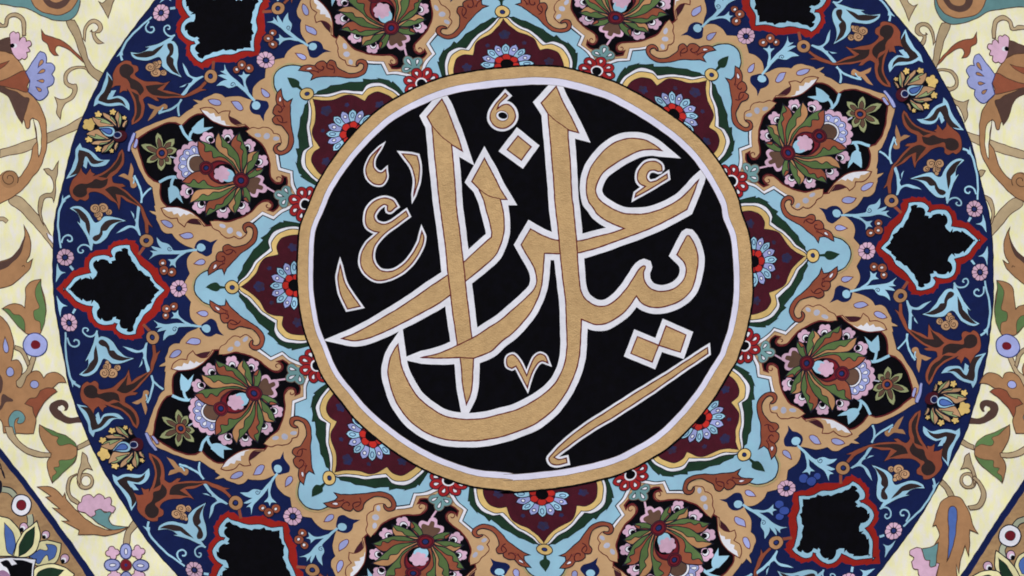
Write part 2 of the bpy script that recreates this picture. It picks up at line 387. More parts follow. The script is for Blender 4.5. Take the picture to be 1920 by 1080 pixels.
bell = both('bellflower', fo(poly('A !195,540 250,460 285,405 !305,382 340,398 352,440 !345,472 385,472 410,510 !388,560 408,590 392,635 !355,655 362,700 330,745 290,755 250,725 !208,690 !225,608'), 'lilac', 'denim', UW))
both('stamen', [x for a in ((302,485,105,-60),(306,540,95,-25),(305,608,80,5),(287,672,80,35)) for x in fo(drop('A', a[0]-28*math.cos(math.radians(a[3])), a[1]-28*math.sin(math.radians(a[3])), a[2]*.65, 30, a[3]), 'ochre', 'denim', 1.2)], bell)
# bud with green sepals, blue berry and the large scrolled leaf at the left edge
bud = both('bud', fo(poly('G !15,155 60,128 110,120 160,130 !185,152 190,90 190,0 218,-40 260,-58 !305,-68 312,0 335,80 345,170 335,260 300,345 250,345 200,345 140,290 70,210'), 'ochre', 'umber', UW))
both('sepal', fo(poly('G !305,-65 315,30 340,130 342,230 325,300 !312,322 300,255 260,235 252,175 292,145 272,80 265,5'), 'fern', 'umber', 1.1), bud)
both('sepal', fo(poly('G !15,155 60,158 100,195 150,205 180,240 !190,335 140,290 70,210'), 'fern', 'umber', 1.1), bud)
both('stalk', vines('G !238,510 !272,510 240,610 195,680 180,735 150,752 120,715 150,660 195,620'))
both('stalk', vines('G !112,430 165,450 205,505 !225,575 !205,590 180,520 150,480 !110,460'))
ber = both('berry', fo(ell('G', 265, 427, 90, 88, n=30), 'lilac', 'denim', 1.8))
both('berry_eye', [f(ell('G', 270, 427, 36, 33), 'wine')], ber)
sc_ = both('scrolled_leaf', fo(poly('G !-60,180 0,215 60,280 100,380 100,480 !85,545 140,545 168,600 160,650 !122,700 128,740 160,745 200,660 250,625 300,635 !328,678 360,645 420,635 470,665 !497,712 440,715 400,745 350,760 290,800 255,900 272,1000 !255,1090 !30,1090 8,1000 !-60,950'), 'ochre', 'umber', UW))
both('lobe', fo(poly('G !188,865 220,830 270,822 !300,770 350,748 400,755 !428,778 370,820 310,890 !268,972 250,935 !245,890'), 'brick', 'umber', UW), sc_)
both('curl', fo(poly('G !105,1100 70,1030 68,965 110,920 160,928 190,970 172,1008 130,1010 !142,972 118,985 110,1030 !118,1100'), 'sea', 'umber', 1.4), sc_)
both('spot', fo(ell('G', 78, 627, 30, 36), 'lilac', 'umber', 1.4)+fo(ell('G', 258, 722, 34, 30), 'lilac', 'umber', 1.4)+fo(drop('G', 38, 365, 125, 46, 84), 'lilac', 'umber', 1.4), sc_)
both('dark_lobe', [f(poly('G !-60,630 0,650 22,700 20,755 0,790 !-60,800'), 'cocoa'), f(poly('G !-60,900 0,880 20,795 60,812 95,845 45,855 0,915 !-60,930'), 'cocoa')], sc_)  # dark brown blobs at the left edge of the scrolled leaf
KEEP = LAYER[0]; LAYER[0] = 24; both('curled_tendril', [f(poly('G !640,960 600,965 540,975 490,960 450,915 440,890 455,895 490,925 515,890 505,855 465,838 420,845 382,870 372,910 400,960 460,1000 520,1020 580,1015 !640,1010'), 'cocoa'), f(poly('G 450,890 468,880 485,900 475,925 450,920 435,905'), 'cream')]); LAYER[0] = KEEP
# lower left and lower right: two-lobed leaf on its stalk, ring tendril
tl = both('two_lobed_leaf', fo(poly('I !390,380 360,300 355,230 !385,165 330,90 300,20 !300,-55 360,-20 430,5 500,30 560,90 578,160 560,220 510,270 440,320'), 'ochre', 'umber', UW))
both('sepal', fo(poly('I !310,-50 430,5 510,35 572,110 520,90 450,100 428,70 440,40 390,22'), 'fern', 'umber', 1.1), tl)
both('sepal', fo(poly('I !578,170 550,230 500,280 !392,378 390,330 420,300 402,270 440,258 440,215 500,205 545,195'), 'fern', 'umber', 1.1), tl)
both('stalk', vines('I !35,-40 !95,-40 110,20 170,90 250,135 320,152 !385,155 !380,188 310,190 230,175 140,120 70,50'))
KEEP = LAYER[0]; LAYER[0] = 24; both('stalk', vines('I !578,100 620,80 !690,40 !690,85 630,115 !580,135')); LAYER[0] = KEEP
single('stalk', vines('I !585,315 545,340 522,400 535,470 !600,520 !588,545 530,515 500,450 500,390 520,340 !575,310'))
both('ring_tendril', fo(ell('I', 643, 368, 64, 62, n=26), 'vine', 'umber', UW)+fo(ell('I', 648, 366, 38, 40, n=24), 'cream', 'umber', 1.3)+
     vines('I !618,155 650,180 662,228 !692,282 650,272 622,292 605,340 !600,400 !575,350 590,290 608,225'))
# lower left only
fl = single('feathered_leaf', fo(poly('I !280,415 360,410 430,440 !472,490 !487,458 495,500 540,550 590,600 !640,650 720,700 820,735 !965,708 900,750 800,775 700,768 !583,775 !592,738 !468,670 !522,668 !398,570 !450,575 !343,490 !385,482'), 'ochre', 'umber', UW))
single('blossom', fo(poly('I !640,608 590,590 588,545 !615,520 625,480 675,465 !705,490 740,465 775,480 !785,500 825,490 838,520 !832,545 865,570 !845,605 780,590 740,590 690,640'), 'pink', 'umber', UW)
       + fo(poly('I !680,640 715,620 !712,590 750,575 !785,600 830,598 815,650 845,695 !965,708 850,735 760,700'), 'sea', 'umber', UW))
KEEP = LAYER[0]; LAYER[0] = 24; single('stalk', vines('I !1010,650 !1040,700 985,760 965,850 !925,850 930,790 955,720')); LAYER[0] = KEEP
cf = single('cross_flower', [x for a, b in ((845,905),(1038,900),(860,1080),(1035,1080)) for x in fo(scallop('I', a, b, 48, 4, .2, .6), 'pink', 'umber', UW)])
for a in ((945,893,36,-90),(843,998,0,180),(1058,998,0,0),(947,1105,0,90)):
    single('petal', fo(ell('I', a[0], a[1], 58, 44, a[3]), 'lilac', 'denim', 2.2)+fo(ell('I', a[0]-4*math.cos(math.radians(a[3])), a[1], 24, 12, a[3]), 'white', 'denim', 1.3), cf)
single('flower_eye', fo(ell('I', 948, 997, 44), 'wine', 'umber', 1.4)+[f(ell('I', 948, 997, 12), 'denim')], cf)
# lower right only
hl = single('hanging_leaf', fo(poly('L !1235,705 1265,610 1300,525 1350,487 1400,480 1450,500 1490,560 1512,620 1535,700 !1572,762 !1510,735 1512,850 !1503,930 !1478,850 1440,980 !1432,1060 !1412,990 !1425,1200 !1230,1200 1262,1080 !1280,990 !1245,1012 1262,930 !1245,850 1285,770 !1258,695'), 'ochre', 'umber', UW))
single('leaf_heart', fo(poly('L 1350,600 1370,558 1400,560 1420,595 1412,690 1400,780 1372,890 !1340,972 1350,850 1355,720'), 'azure', 'umber', UW), hl)
KEEP = LAYER[0]; LAYER[0] = 24; single('stalk', vines('L !1285,390 !1310,360 1360,410 !1400,480 !1355,490 1330,430')); LAYER[0] = KEEP
single('stalk', vines('L !1550,330 1600,380 1632,450 1620,530 1580,575 !1515,585 !1500,555 1560,545 1590,500 1595,440 1575,385 !1530,345'))
single('blossom', fo(poly('L !1280,990 1210,960 1150,880 !1110,868 1065,890 !1062,920 1090,945 !1072,975 1090,1025 !1125,1035 1130,1075 !1180,1160 !1240,1160'), 'pink', 'umber', UW)
       + fo(poly('L !1148,880 1215,862 !1278,826 1265,920 !1255,1005 1215,1010 !1212,965 1180,960'), 'sea', 'umber', UW))
# the two lower corners with their ground, borders and lotus flowers
def corner(t, edge_in, edge_out, ground):
    g = single('corner_ground', [f(poly(ground), 'cornertan')])
    single('corner_border', [f(poly(edge_in), 'navy')])
    return g
gl = corner('I', 'I !-60,40 !0,117 230,412 460,722 !715,1082 !860,1280 !790,1280 650,1082 430,762 200,442 !0,192 !-60,110', '', 'I !-60,90 !0,160 430,740 !830,1280 !-60,1280')
gr = corner('L', 'L !1980,255 !1920,345 1680,710 !1440,1082 !1300,1280 !1370,1280 1502,1082 1720,742 !1920,438 !1980,350', '', 'L !1980,300 !1920,390 !1470,1082 !1340,1280 !1980,1280')
def lot(par, t, pts, m, inner, mi):
    single('lotus_petal', fo(poly(t+' '+pts), m, 'ink', 2)+fo(poly(t+' '+inner), mi, 'ink', 1.2), par)
cl_ = single('corner_lotus', [l(path('I !20,430 70,440 110,480'), 'ink', 13, False), l(path('I !15,432 70,442 112,482'), 'sage', 9, False),
   l(path('I !0,270 25,295 !42,345'), 'ink', 2, False), l(path('I !0,235 20,300 !40,345'), 'ink', 2, False), f(ell('I', 0, 410, 20, 50), 'ink')])
single('corner_stem', [l(path('I !220,620 232,660 !228,705'), 'ink', 13, False), l(path('I !220,620 232,660 !228,705'), 'sage', 9.5, False)], cl_)
for a, b, r in ((180,712,32),(345,770,30),(485,950,33)):
    single('bead', fo(ell('I', a, b, r), 'pink', 'ink', 1.6)+[f(ell('I', a-8, b+12, r*.62), 'white'), f(ell('I', a-15, b+20, r*.5), 'black')], cl_)
lot(cl_, 'I', '!-60,620 0,630 70,650 130,710 160,765 135,850 !110,930 !-60,930', 'bone', '!35,680 90,740 120,830 !100,925 60,900 40,820', 'azure')
lot(cl_, 'I', '!460,835 440,940 400,985 270,1000 !210,925 300,825 !355,810', 'bone', '!300,875 360,885 !345,840 420,860 412,930 !365,962 350,920 290,990 250,950 !215,932', 'azure')
lot(cl_, 'I', '!280,665 302,740 298,820 260,900 190,940 !108,930 130,830 180,745 240,700', 'bone', '!265,710 252,830 200,900 !145,932 150,850 195,765', 'forest')
lot(cl_, 'I', '!555,1062 480,1010 380,985 280,1010 250,1050 !240,1180 !540,1180', 'bone', '!480,1035 380,1018 290,1048 !255,1120 !400,1120', 'forest')
lot(cl_, 'I', '!-60,960 0,945 100,940 !272,952 255,1030 !245,1180 !-60,1180', 'white', '!8,978 60,962 !92,1000 !132,988 !105,955 180,965 !242,985 !228,1180 !100,1180 60,1020 !30,1005', 'black')
single('lotus_heart', [f(poly('I !-60,1060 0,1045 30,1038 65,1062 80,1100 !80,1180 !-60,1180'), 'mauve')], cl_)
be = single('berry', fo(ell('I', 160, 548, 74, 78, n=26), 'white', 'ink', 2.2)); single('berry_eye', fo(ell('I', 160, 548, 37), 'wine', 'ink', 1), be)
cr_ = single('corner_lotus', [l(path('L !1930,650 1880,670 1850,715'), 'ink', 13, False), l(path('L !1930,650 1880,670 1850,715'), 'sage', 9, False)])
single('corner_stem', [l(path('L !1775,850 1755,890 !1765,940'), 'ink', 13, False), l(path('L !1775,850 1755,890 !1765,940'), 'sage', 9.5, False)], cr_)
for a, b, r in ((1820,925,34),(1650,1005,34)):
    single('bead', fo(ell('L', a, b, r), 'pink', 'ink', 1.6)+[f(ell('L', a+8, b+12, r*.62), 'white'), f(ell('L', a+15, b+20, r*.5), 'black')], cr_)
lot(cr_, 'L', '!1980,900 1920,905 1875,940 1850,1000 !1880,1080 !1990,1100', 'bone', '!1980,930 1920,940 1880,990 !1900,1060 !1980,1080', 'azure')
lot(cr_, 'L', '!1712,888 1780,940 1850,1010 !1900,1120 !1740,1120 1700,1000', 'bone', '!1730,945 1790,1000 !1850,1110 !1770,1110 1735,1030', 'forest')
lot(cr_, 'L', '!1520,1085 1600,1045 1680,1035 1740,1060 !1800,1180 !1540,1180', 'bone', '!1590,1085 1660,1070 !1740,1160 !1640,1160', 'forest')
be = single('berry', fo(ell('L', 1813, 780, 82, 82, n=26), 'white', 'ink', 2.2)); single('berry_eye', fo(ell('L', 1817, 778, 38), 'wine', 'ink', 1), be)

# ================================================================ the blue disc
rim = []
Lp = path('A 1160,0 970,250 780,540 620,880 545,1080 E 480,250 425,500 400,720 397,1080 G 425,200 470,490 520,740 630,1060 I 740,220 860,430 985,640 1150,870 1330,1080')
Rp = path('D 870,0 1000,160 1150,330 1280,550 1400,770 1525,1080 F 1590,250 1640,450 1675,640 1687,800 1692,1080 H 1670,300 1640,520 1600,720 1540,900 1480,1080 L 1380,210 1200,540 1060,760 810,1080')
def arc(a0, a1, n=40):
    a = np.radians(np.linspace(a0, a1, n)); return np.stack([981+881.5*np.cos(a), 525+831*np.sin(a)], 1)
a_tr = math.degrees(math.atan2((0-525)/831, (1657.5-981)/881.5)); a_tl = math.degrees(math.atan2((0-525)/831, (290-981)/881.5))
a_br = math.degrees(math.atan2((1080-525)/831, (1642.5-981)/881.5)); a_bl = math.degrees(math.atan2((1080-525)/831, (332.5-981)/881.5))
rim = np.concatenate([Rp, arc(a_br+1.5, a_bl-1.5), Lp[::-1], arc(a_tl+1.5, a_tr-1.5)])
LAYER[0] = 40
single('blue_disc', [f(rim, 'navy'), l(rim, 'deep', 1.6)])

# ================================================================ the outer blue band: stars, arabesques, flowers
# black star with red and sky-blue border
star = axis('star', [f(close0('S !18,645 !65,602 !80,575 !92,577 !130,530 !150,508 !166,512 !200,490 !232,485 !234,440 !243,410 !252,415 !275,375 !286,378 !320,356 !405,350 !415,318 !425,322 !452,285 !465,290 !500,276 !510,283 !550,268 !560,280 !622,288 !612,300 !640,325 !640,370 !665,400 !690,420 !735,455 !765,488 !782,490 !790,540 !800,545 !820,590 !842,600 !878,655'), 'red')], canon=True)
s2 = close0('S !78,660 130,600 165,560 210,542 !282,528 268,490 275,440 300,405 360,390 415,398 !425,408 !445,402 428,370 450,335 490,318 540,313 !578,318 585,350 620,410 660,470 720,520 760,590 !835,655')
axis('star_border', [f(s2, 'sky'), l(s2, 'deep', 1.5)], star, canon=True)
s3 = close0('S !120,655 165,602 !182,590 !205,568 !212,582 !240,565 265,568 !280,578 !275,550 !296,575 !322,548 !330,520 305,490 302,455 !322,430 !332,445 350,425 385,424 !410,432 !420,450 !445,455 !440,438 !470,430 !462,405 470,375 495,362 !520,365 !512,345 535,338 !562,348 562,380 !580,405 !590,440 !612,460 !640,510 !660,512 !690,545 !725,560 !722,580 !752,610 !750,622 !792,655')
axis('star_field', [f(s3, 'black'), l(s3, 'black', 0.8)], star, canon=True)
# stick and ring between star and arabesque
half('stick', [l(path('S !690,325 !640,390'), 'rust', 5.5, False)])
# bird-headed arabesque
arb = half('arabesque', fo(poly('E 600,415 580,430 540,400 522,330 538,272 572,238 !592,200 !608,163 620,205 !648,230 !680,178 690,212 !717,225 !700,240 760,215 820,180 868,120 !890,62 !915,33 936,80 930,150 890,212 !847,247 852,285 875,295 !922,298 !947,318 !912,325 960,360 1020,420 1062,465 1100,540 !1122,590 !1150,632 !1115,610 !1115,672 !1090,672 1085,600 1060,530 !1048,478 1000,455 955,435 !908,402 !895,502 870,450 830,425 760,372 710,360 668,368 668,405 640,428'), 'rust', 'ink', 1.2))
half('arabesque_heart', [f(poly('E 550,340 570,310 610,296 650,300 !688,285 720,262 765,275 !812,258 802,310 760,335 700,335 655,330 652,370 622,396 580,396 553,372'), 'darkbrown'),
      f(poly('E !735,245 800,215 860,160 !898,90 !915,58 917,110 900,160 872,195 !830,222 !800,257'), 'darkbrown'),
      f(poly('E !790,345 830,322 870,322 920,350 980,400 !1045,465 1000,440 930,395 !868,378 !886,455 840,400'), 'darkbrown')], arb)
half('ring', [f(ell('S', 700, 287, 52), 'ochre'), l(ell('S', 700, 287, 52), 'ink', 1.2), f(ell('S', 697, 287, 22), 'deep'), f(ell('S', 699, 287, 14), 'denim')])
# tulip flower with brown petals
tul = half('tulip', fo(poly('E !522,478 560,462 610,470 660,505 690,550 715,585 745,575 780,545 850,545 !948,575 892,592 840,640 800,700 760,740 715,752 !698,745 !690,797 !680,790 655,720 !625,650 !575,573 !602,592 !600,555 580,520'), 'sky', 'deep', 1))
half('tulip_petal', [f(poly('E !545,478 590,485 640,520 670,570 675,630 !668,690 650,640 !640,590 610,560 585,520'), 'darkbrown'), f(poly('E !922,575 850,565 790,580 755,620 740,670 705,688 690,710 715,730 745,715 768,672 !768,648 800,645 830,610'), 'darkbrown')], tul)
half('curled_pistil', [x for e in ((745, 530, 26), (742, 556, 17)) for x in fo(ell('E', *e), 'apricot', 'deep', 1.0)]
     + [x for (cx, cy, r_, a_, sg_) in ((815, 512, 24, 1, 1), (728, 528, 22, 2, 1), (774, 477, 36, 1.8, 1), (715, 483, 35, 1.2, -1)) for x in fo(ell('E', cx, cy, r_), 'apricot', 'deep', 1.0)+[l(spiral('E', cx, cy, r_*.72, 1.3, a_, sg_), 'umber', 1.3, False)]])
half('curl', [l(path('E !688,795 670,768 640,755 605,760 582,788 590,815 612,815 622,800 610,792'), 'sky', 3.2, False, 2.2)])
# fork leaf by the ring
half('forked_leaf', [f(poly('E !975,503 1000,530 1010,570 !1020,520 !1028,465 1047,480 1038,550 1042,620 !1058,690 !1045,688 1020,645 980,628 930,650 !868,668 915,635 960,613 !1012,618 1018,590 1000,555'), 'sky'), l(spiral('E', 962, 655, 17, 1.1, 1.5, 1), 'navy', 1.2, False)])
# rim stem and flowers
half('rim_stem', [l(path('E !525,388 490,410 462,455 445,520 438,620 445,700 !455,785'), 'sky', 4.0, False, 3.2), f(poly('E !470,380 480,410 !500,425 470,450 !455,480 465,420'), 'sky'), l(path('E !462,745 475,700 505,682 538,695 540,722 518,732 505,718'), 'sky', 2.8, False)])
half('rim_leaf', [f(poly('E !430,893 445,945 460,960 !492,965 455,980 !418,1035 422,960'), 'sky'), l(path('E !522,915 !546,945'), 'sky', 4.2, False)])
def rosette(t, x, y, r):
    return [x_ for q in range(10) for x_ in fo(petalshape(t, x, y, r*.36, r*1.0, r*.60, q*36+8, 0), 'pink', 'deep', 0.8)]+[f(ell(t, x, y, r*.33), 'deep'), f(ell(t, x, y, r*.24), 'denim')]
half('rosette', rosette('E', 488, 852, 63))
# leafy pair at the rim, tan sprout, its stem
rl = half('rim_bud', [f(poly('E !493,257 530,190 560,110 570,40 !600,-5 !612,32 660,45 710,80 760,122 !825,120 790,160 740,172 690,165 !658,130 !648,185 !622,165 !628,140 !602,150 600,200 560,237'), 'sky')])
half('rim_bud_heart', [f(poly('E !592,48 625,55 665,70 705,110 735,128 !785,130 740,150 690,147 655,105 640,95 620,150 600,200 585,222 545,235 !518,240 560,190 580,130 582,80'), 'darkbrown')], rl)
half('tan_sprout', [f(poly('E !892,242 930,225 !962,240 !985,138 1000,190 !995,245 1010,285 1027,310 1010,330 985,327 970,278 930,257'), 'ochre')])
half('sprout_stem', [l(path('E !1008,235 1030,280 1050,330 1062,390 !1056,440'), 'sky', 3.6, False), l(path('E !1132,330 1095,360 1065,400 !1054,440'), 'sky', 3.4, False), l(path('E !1000,300 1008,268 1000,250'), 'sky', 2.2, False)])

# ================================================================ the tan lobed band
tanp = allround('S 975,640 !985,590 !1020,537 1000,480 1003,425 1030,380 !1064,356 !1040,342 960,308 915,268 !893,235 850,233 812,208 795,170 !772,125 770,100 740,80 !716,60 !768,66 758,20 E 1165,460 1150,400 !1140,325 1110,300 1075,240 1040,170 1010,100 985,40 !968,0')
TAN = single('tan_band', [f(tanp, 'tan'), l(tanp, 'ink', 0.7)])
# pink rosettes on the axes
axis('rosette', rosette('S', 940, 645, 66))
# blue hearts with a light knob, and the sprigs that hang from them
half('heart', [f(poly('S !1058,340 1072,300 1098,278 1135,274 !1175,292 !1232,275 1202,310 1192,345 1185,380 1150,404 1112,388 1080,370'), 'navy')])
spr = half('sprig', [f(poly('S !1078,346 1000,354 905,360 !893,348 888,335 865,310 820,297 !778,258 785,300 800,330 !815,347 !738,328 755,350 !788,368 !728,362 750,385 !720,428 755,405 800,390 880,390 960,382 1010,372 !1078,362'), 'sky'),
     f(poly('S !1012,364 950,385 905,425 !858,430 880,450 !868,478 895,470 !920,494 918,450 940,415 990,380'), 'sky'), f(ell('S', 1106, 335, 31), 'sky'), l(spiral('S', 872, 345, 20, 1.2, 0.4, 1), 'navy', 1.2, False)])
BT = dict(rust='blue', deep='navy', umber='blue', white='blue')
for (bx, by, br, wx, wy) in ((818, 452, 29, 818, 456), (888, 522, 34, 886, 522), (828, 508, 36, 830, 510)):
    half('brown_berry', fo(ell('S', bx, by, br), 'rust', 'deep', 1.4)+[f(ell('S', wx, wy, 15), 'umber'), f(ell('S', wx, wy, 10.5, 8.5), 'white')], swap={(5, 0): BT, (5, 1): BT})
# lilac drops
half('tan_drop', fo(poly('S !805,135 835,130 880,145 902,172 885,188 850,180 822,160'), 'lilac', 'redline', 1.3))
half('tan_drop', fo(poly('S !945,240 1000,222 1040,228 1052,250 1020,268 985,272 965,260'), 'lilac', 'redline', 1.3))
half('tan_drop', fo(poly('G !1475,185 1510,175 1550,178 1565,198 1545,215 1510,210'), 'lilac', 'redline', 1.3))

# ================================================================ the black palmettes
pf = close5('T !60,395 75,455 100,560 140,655 !190,712 !243,728 240,800 258,870 !290,908 360,918 440,935 520,985 !592,1052 !618,1050 !650,1012 760,1022 850,992 920,950 980,890 1015,864 1055,862 1085,888 1075,920 !1050,935 !1088,946 1120,920 1140,885 1165,868 !1195,820')
PL_BASE = LAYER[0]
PALM = axis('palmette', [f(pf, 'black'), l(pf, 'redline', 2.6)], canon=True)
half('curl_line', [l(path('T !985,880 1015,872 1052,872 1076,893 1064,918 1038,915 1032,900 1045,893'), 'redline', 1.6, False)], PALM, 'five')
# white-tipped leaf folded over the edge
wl = half('folded_leaf', fo(poly('T !248,922 300,912 380,915 450,935 525,985 !592,1052 !575,1055 530,1008 480,1002 445,1022 !425,1058 385,1025 !372,992 320,995 272,965'), 'tan', 'redline', 1.7))
half('white_tip', [f(poly('T !262,922 310,916 380,920 450,942 500,975 !470,960 !440,975 !425,960 !395,985 !375,958 !345,970 !330,945 !300,945'), 'white')], wl)
half('leaf_hollow', [f(poly('T !440,1028 478,1003 520,1008 !560,1048 500,1042'), 'plum')], wl)
# scalloped tongue with pale dabs
half('scalloped_tongue', fo(poly('S !1180,138 1195,190 1238,212 !1258,238 1300,262 1335,262 !1352,255 1395,270 1440,240 !1445,212 1418,195 !1440,165 1420,140 1360,150 1300,148 1240,138'), 'tan', 'redline', 1.6)[:1]
     + [l(path('S !1175,135 1195,190 1238,212 !1258,238 1300,264 1335,262 !1352,252 1395,270 1440,240 !1445,230'), 'redline', 1.6, False)]
     + [f(ell('S', 1268, 172, 26, 15, 25), 'palegrey'), f(ell('S', 1325, 208, 24, 22, -40), 'palegrey'), f(ell('S', 1392, 235, 24, 15, 40), 'palegrey')], PALM, 'five')

# ---- flower of the palmette
half('light_bud', [l(path('T !232,722 290,695 340,688 !385,692'), 'sky', 5.2, False), l(path('T !345,692 328,725 !325,775'), 'sky', 5, False), f(poly('T !303,768 330,748 365,765 385,800 !414,884 !365,835 !315,886 303,830'), 'sky')], PALM, 'five')
for (px_, py_, a_) in ((440, 792, 195), (538, 905, 130), (712, 948, 95), (862, 918, 55)):
    u = math.cos(math.radians(a_)); w = math.sin(math.radians(a_))
    half('pink_petal', fo(scallop('T', px_, py_, 52, 5, .14, math.radians(a_)), 'pink', 'deep', 1)+[f(ell('T', px_-u*16, py_-w*16, 26), 'white'), l(ell('T', px_-u*16, py_-w*16, 26), 'deep', 1.2), f(ell('T', px_-u*26, py_-w*26, 19), 'black')], PALM, 'five')
# end leaf with pink rim, towards the roundel
axis('end_leaf', [f(close5('T !880,745 900,800 930,835 965,838 !985,800 1025,800 !1047,765'), 'pink'), f(close5('T !880,745 900,780 930,812 955,815 !968,775 1005,782 !1018,752'), 'cocoa2'), l(path('T !1040,765 !1095,800'), 'pink', 3.2, False)], PALM)
# lilac and pink fan, away from the roundel
fan_c = (515, 592)
def fanp(r, n, dep, a0, a1):
    ox, oy = TILES['T']; res = []
    for q in range(n*7+1):
        a = math.radians(a0+(a1-a0)*q/(n*7)); rr = r*(1-dep+dep*abs(math.sin(math.pi*q/7)))
        res.append((ox+(fan_c[0]+rr*math.cos(a))/4, oy+(fan_c[1]+rr*math.sin(a))/4))
    return np.array(res)
axis('fan', fo(fanp(178, 10, .10, 90, 312), 'pink', 'deep', 1.2), PALM)
FAN = [o for o in PALM]
axis('fan_petals', fo(fanp(140, 7, .12, 95, 305), 'lilac', 'deep', 1.4)+[x for q in range(7) for x in fo(drop('T', fan_c[0]+80*math.cos(math.radians(110+q*30)), fan_c[1]+80*math.sin(math.radians(110+q*30)), 44, 30, 110+q*30), 'white', 'denim', 1.0)], PALM)
axis('fan_heart', [f(ell('T', 515, 592, 76), 'white'), l(ell('T', 515, 592, 76), 'deep', 1.3), f(ell('T', 520, 592, 62), 'cocoa2'), l(ell('T', 520, 592, 62), 'deep', 1.2)], PALM)
LEAVES = [
 ('!915,893 870,860 855,810 !852,765 !885,762 908,800 920,850', 'russet', '!915,893 898,855 885,838 872,845 868,810 !858,768 !885,762 910,800 922,850', 'leaf'),
 ('!800,968 755,920 752,870 785,820 !830,765 !848,768 848,840 832,910', 'peach', '!800,968 788,915 806,885 798,850 828,800 !846,768 850,840 832,910', 'leaf'),
 ('!588,978 583,910 608,868 680,842 740,805 !812,752 !822,770 792,840 745,900 675,932 620,948', 'russet', '!588,980 612,925 650,932 668,898 708,892 730,855 !818,768 785,850 740,902 672,936', 'leaf'),
 ('!466,880 488,820 530,783 620,772 720,768 !800,738 !812,758 760,802 700,842 640,862 560,868 510,868', 'peach', '!466,882 530,848 562,818 600,830 642,800 700,800 !808,758 745,815 682,852 600,867 520,870', 'leaf'),
 ('!402,728 438,690 500,652 570,648 622,685 680,738 !795,715 !808,745 700,778 600,774 500,764', 'russet', '!402,728 460,735 492,703 530,735 572,713 602,745 652,765 !800,745 700,778 602,776 480,767', 'leaf'),
]
for a, ca, b, cb in LEAVES:
    half('palmette_leaf', fo(poly('T '+a), ca, 'ink', 2.0)+fo(poly('T '+b), cb, 'ink', 1.6), PALM, 'five', two=True)
hz = ell('T', 698, 655, 104, 86, 22, 30)
axis('flower_heart', fo(hz, 'wine', 'ink', 1.6)+[l(ell('T', 698, 655, 98, 80, 22, 30), 'maroon', 2.5), f(ell('T', 728, 664, 88, 74, 22, 26), 'black'), f(scallop('T', 706, 666, 60, 6, .12), 'pink'), f(ell('T', 752, 678, 54, 48, 25), 'sky'), f(scallop('T', 716, 666, 48, 6, .15, .4), 'pink')], PALM)
axis('small_boss', fo(ell('T', 586, 622, 52), 'wine', 'ink', 1.4)+[l(ell('T', 586, 622, 40), 'maroon', 2.4), f(ell('T', 586, 622, 23), 'deep'), f(ell('T', 588, 622, 15), 'denim')], PALM)
axis('boss', fo(ell('T', 850, 713, 57, n=26), 'wine', 'ink', 1.6)+[l(ell('T', 850, 713, 46), 'maroon', 2), f(ell('T', 850, 713, 25), 'deep'), f(ell('T', 851, 712, 17), 'denim')], PALM)
# star-shaped olive flower in the point of the palmette
def starfl():
    r = []
    for a, L in ((-102, 158), (-48, 146), (-13, 118), (52, 108), (93, 138), (148, 136), (203, 172)):
        r += fo(petalshape('T', 255, 508, 20, L, 60, a), 'olive', 'black', 1.2)+[f(petalshape('T', 255, 508, 30, L*.74, 36, a), 'cocoa2'), l(petalshape('T', 255, 508, 30, L*.74, 36, a), 'black', 0.9)]
    return r + fo(ell('T', 257, 508, 42), 'russet', 'ink', 1.4)+[f(ell('T', 257, 508, 24), 'deep'), f(ell('T', 259, 508, 15), 'denim'), l(path('T !315,535 !355,548'), 'palegrey', 2.6, False)]
axis('star_flower', starfl(), PALM)
# lilac clasp
axis('clasp', fo(poly('T !62,395 80,405 62,470 !42,462'), 'lilac', 'redline', 1.2)+fo(poly('T !40,352 60,358 30,440 14,500 !-2,492 8,430 22,385'), 'lilac', 'denim', 1.2))
# yellow rim flower beyond the clasp (traced on the upper right one)
def back3(pieces): return [(p[0], inv(p[1])*rot(-3))+tuple(p[2:]) for p in pieces]
yz = inv(path('Y !830,450 770,290 620,225 480,225 320,250 215,400 !260,580 290,690'))*rot(-3)
yf = axis('yellow_flower', [f(np.concatenate([yz, mir5(yz)[::-1]]), 'black')])
axis('bloom', back3(fo(scallop('Y', 895, 425, 122, 5, .16, .5), 'straw', 'deep', 1)+[f(ell('Y', 790, 485, 42), 'black')]), yf)
for bx, by, br in ((690, 228, 64), (432, 230, 58), (240, 378, 42)):
    half('bloom', back3(fo(scallop('Y', bx, by, br, 5, .22), 'straw', 'deep', .9)), yf, 'five')
for a, b in (('!185,428 240,440 285,488 !302,535 262,555 220,505', '!195,440 225,475 !262,540 225,505'),
      ('!330,225 385,280 402,350 372,430 !378,545 340,520 298,420 288,340 305,260', '!326,235 300,290 290,380 308,460 !342,535 346,400 325,330'),
      ('!607,198 602,270 560,330 480,400 432,470 !402,535 396,440 428,360 470,300 540,230', '!565,222 500,270 440,340 402,420 !400,460 440,390 492,322 480,300'),
      ('!805,258 792,330 752,420 715,468 600,468 !435,495 470,430 540,370 620,300 700,270', '!775,268 690,282 600,330 500,420 !475,455 640,392 682,368 650,342 720,300')):
    half('rim_flower_leaf', back3(fo(poly('Y '+a), 'apricot', 'ink', 1.5)+fo(poly('Y '+b), 'mint', 'ink', 1.1)), yf, 'five')
axis('rim_flower_eye', back3(fo(poly('Y !745,487 640,478 540,480 470,510 435,580 470,660 560,692 640,652 700,560'), 'sky', 'ink', 1.8)+fo(poly('Y !700,500 600,515 510,545 488,590 530,640 600,630 650,580'), 'azure', 'denim', 2.0)), yf)
